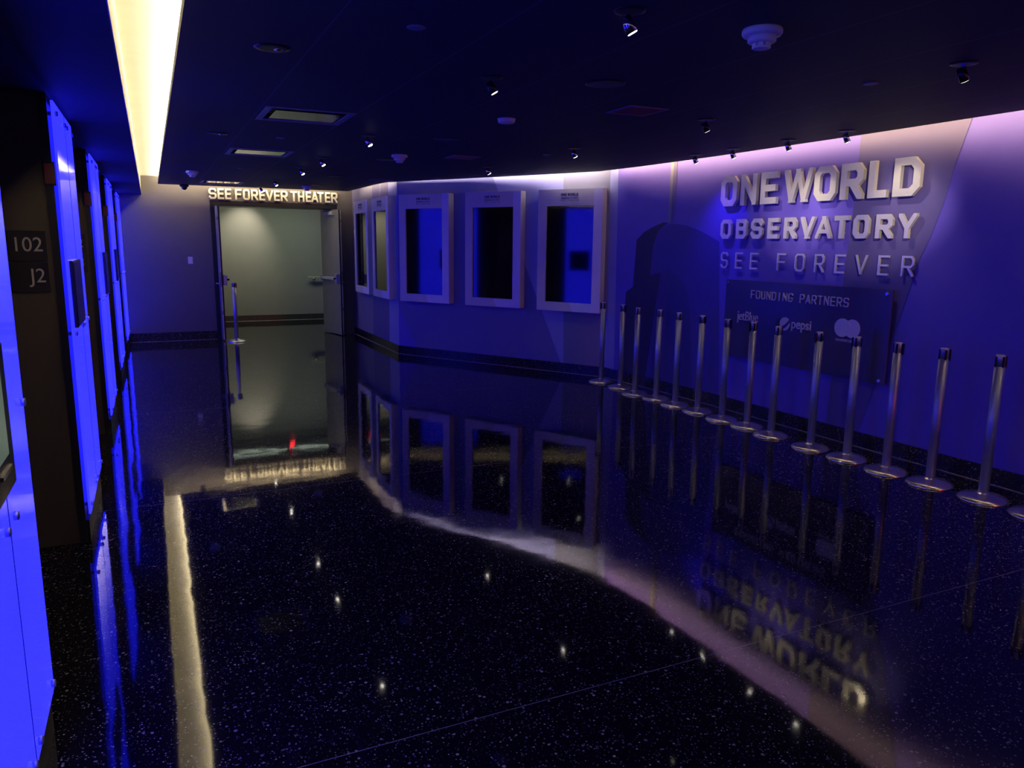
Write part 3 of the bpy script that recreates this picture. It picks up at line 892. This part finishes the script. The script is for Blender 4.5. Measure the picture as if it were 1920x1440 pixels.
# light of those spotlights on the sign wall
LAMP = (1.0, 0.86, 0.66)
for y, ty, p in ((4.42, 4.25, 13), (5.02, 5.1, 13), (5.70, 5.75, 8)):
    spot('wall_spot', (4.965, y, ZC - 0.09), (5.47, ty, 1.95), p, LAMP, 62, 0.9)
spot('wall_spot_blue', (4.965, 6.24, ZC - 0.09), (5.45, 6.35, 1.8), 30, (0.12, 0.06, 1.0), 70, 1.0)
for x, y, tx, ty, p in ((3.69, 4.52, 5.46, 5.35, 150), (3.69, 2.60, 5.48, 4.45, 230)):
    spot('room_spot', (x, y, ZC - 0.10), (tx, ty, 2.0), p, LAMP, 26, 1.0)

for y, p in ((2.60, 6), (4.52, 7), (6.40, 7.5), (8.42, 5.5)):
    spot('row_spot', (3.68, y, ZC - 0.10), (5.02, y, 0.05), p, LAMP, 52, 1.0)

def detector(loc, label, sc=1.0):
    t = thing('smoke_detector', label, 'smoke detector', loc, 0, 'smoke detectors')
    MB().lathe([(0.078, 0), (0.082, -0.006), (0.082, -0.020), (0.076, -0.028), (0.056, -0.030)], 36).build('base', M['white'], t)
    MB().lathe([(0.058, -0.029), (0.058, -0.050), (0.050, -0.056), (0.036, -0.058)], 36).build('housing', M['white'], t)
    mb = MB()
    for k in range(8):
        a = 2 * PI * k / 8
        mb.obox((0.034 * math.cos(a), 0.034 * math.sin(a), -0.064), ((math.cos(a), math.sin(a), 0), (-math.sin(a), math.cos(a), 0), (0, 0, 1)), (0.003, 0.008, 0.007))
    mb.lathe([(0.028, -0.057), (0.028, -0.071)], 24); mb.lathe([(0.038, -0.0705), (0.038, -0.076), (0.030, -0.079), (0.0, -0.080)], 28)
    mb.build('sensor_cage', M['white'], t)
    return t
sdt = detector((2.36, 2.60, ZC), 'large white smoke detector near the top of the picture')
for (x, y), lb in (((2.38, 7.80), 'white smoke detector in mid ceiling left of the pale square grille'),
                   ((2.34, 12.75), 'tiny white smoke detector over the right end of the door lettering'),
                   ((0.56, 10.95), 'white smoke detector on the ceiling beside the bright cove')):
    copy_thing(sdt, (x, y, ZC), 0, lb)
t = thing('ceiling_puck', 'low round white puck on the mid ceiling between two black speakers', 'sensor', (2.39, 5.20, ZC))
MB().lathe([(0.060, 0), (0.062, -0.004), (0.062, -0.022), (0.055, -0.030), (0.0, -0.032)], 36).build('cover', M['white'], t)
MB().lathe([(0.066, 0), (0.066, -0.005), (0.06, -0.006)], 36).build('rim', M['white'], t)

def speaker(loc, label):
    t = thing('ceiling_speaker', label, 'speaker', loc, 0, 'round black ceiling speakers')
    MB().lathe([(0.096, -0.0005), (0.112, -0.0005), (0.112, -0.004), (0.096, -0.007)], 36).build('rim', M['black'], t)
    MB().lathe([(0.098, -0.004), (0.05, -0.006), (0.0, -0.007)], 36).build('grille', M['black'], t)
    return t
sp0 = speaker((2.36, 3.82, ZC), 'round black ceiling speaker nearest the viewer')
for (x, y), lb in (((2.38, 6.41), 'round black ceiling speaker in mid ceiling, second from the viewer'), ((2.39, 8.29), 'round black ceiling speaker behind the mid smoke detector'),
                   ((2.34, 10.70), 'round black ceiling speaker, fourth from the viewer'), ((2.42, 12.45), 'round black ceiling speaker over the door lettering'),
                   ((0.56, 11.25), 'round black ceiling speaker behind the smoke detector beside the cove')):
    copy_thing(sp0, (x, y, ZC), 0, lb)

def downlight(loc, label):
    t = thing('downlight', label, 'downlight', loc, 0, 'dark recessed downlights by the cove')
    MB().lathe([(0.062, -0.0005), (0.085, -0.0005), (0.085, -0.003), (0.062, -0.006)], 32).build('trim_ring', M['black'], t)
    MB().lathe([(0.064, -0.004), (0.0, -0.0042)], 32).build('aperture', M['blackgloss'], t)
    MB().lathe([(0.020, -0.003), (0.020, -0.010), (0.0, -0.012)], 20, 0, (0.025, 0, 0)).build('lamp_rim', M['chrome'], t)
    MB().box(0.06, 0.07, -0.012, 0.012, -0.008, -0.003).build('clip', M['chrome'], t)
    return t
dl = downlight((0.58, 3.88, ZC), 'dark recessed downlight with two bright glints, nearest the cove and viewer')
copy_thing(dl, (0.58, 7.07, ZC), 0, 'dark recessed downlight with glints, between the first two vents and the cove')

def sprinkler(loc, label):
    o = MB().lathe([(0.040, -0.0005), (0.040, -0.004), (0.034, -0.006), (0.0, -0.0065)], 28).build('sprinkler_cover', M['grille'])
    o.location = loc
    return tag(o, label, 'sprinkler', 'flat round sprinkler covers')
for (x, y), lb in (((1.07, 3.24), 'flat round sprinkler cover nearest the viewer, left ceiling'), ((1.09, 7.07), 'flat round sprinkler cover between the first and second vent'),
                   ((1.07, 10.2), 'flat round sprinkler cover between the second and third vent'), ((3.63, 3.13), 'flat round sprinkler cover at upper right between two spotlights'),
                   ((3.67, 7.01), 'flat round sprinkler cover in the middle spotlight row above the right screen'), ((3.68, 10.24), 'tiny round sprinkler cover above the left facing screen')):
    sprinkler((x, y, ZC), lb)

def sq_grille(loc, label):
    t = thing('air_grille', label, 'air grille', loc, 0, 'square ceiling air grilles')
    h = 0.15
    mb = MB()
    for a, b, c, d in ((-h, h, -h, -h + .02), (-h, h, h - .02, h), (-h, -h + .02, -h + .02, h - .02), (h - .02, h, -h + .02, h - .02)):
        mb.box(a, b, c, d, -0.006, -0.0005)
    mb.build('frame', M['grille'], t)
    mb = MB()
    for k in range(10):
        y = -h + 0.032 + k * 0.0262
        mb.obox((0, y, -0.004), ((1, 0, 0), (0, 0.94, 0.34), (0, -0.34, 0.94)), (h - 0.02, 0.011, 0.001))
    mb.build('louvre', M['grille'], t)
    return t
g0 = sq_grille((3.02, 7.67, ZC), 'pale square air grille in mid ceiling above the facing screens')
copy_thing(g0, (3.06, 10.96, ZC), 0, 'small pale square air grille above the folded wall corner')
copy_thing(g0, (3.01, 4.46, ZC), 0, 'faint square air grille nearest the viewer, right of the ceiling puck')

VL = ['large recessed ceiling vent with pale inside, nearest the viewer', 'middle recessed ceiling vent beside the cove', 'far recessed ceiling vent just above the door lettering']
for i, (x0, x1, y0, y1) in enumerate(holes):
    t = thing('recessed_vent', VL[i], 'ceiling vent', (x0, y0, ZC), 0, 'recessed ceiling vents')
    W_, D_ = x1 - x0, y1 - y0; H_ = 0.17
    fr = MB(); b_ = 0.045
    for a, b, c, d in ((0, W_, 0, b_), (0, W_, D_ - b_, D_), (0, b_, b_, D_ - b_), (W_ - b_, W_, b_, D_ - b_)):
        fr.box(a, b, c, d, -0.004, 0.004)
    fr.build('frame', M['grille'], t)
    bx = MB()
    bx.box(0.0, 0.02, 0.0, D_, 0.004, H_); bx.box(W_ - 0.02, W_, 0.0, D_, 0.004, H_); bx.box(0.02, W_ - 0.02, 0, 0.02, 0.004, H_)
    bx.box(0.0, W_, 0.0, D_, H_, H_ + 0.01)
    bx.build('duct_box', M['black'], t)
    MB().box(0.085, W_ - 0.06, 0.16, D_ - 0.05, 0.002, 0.012).build('glossy_lens', M['vent'], t)
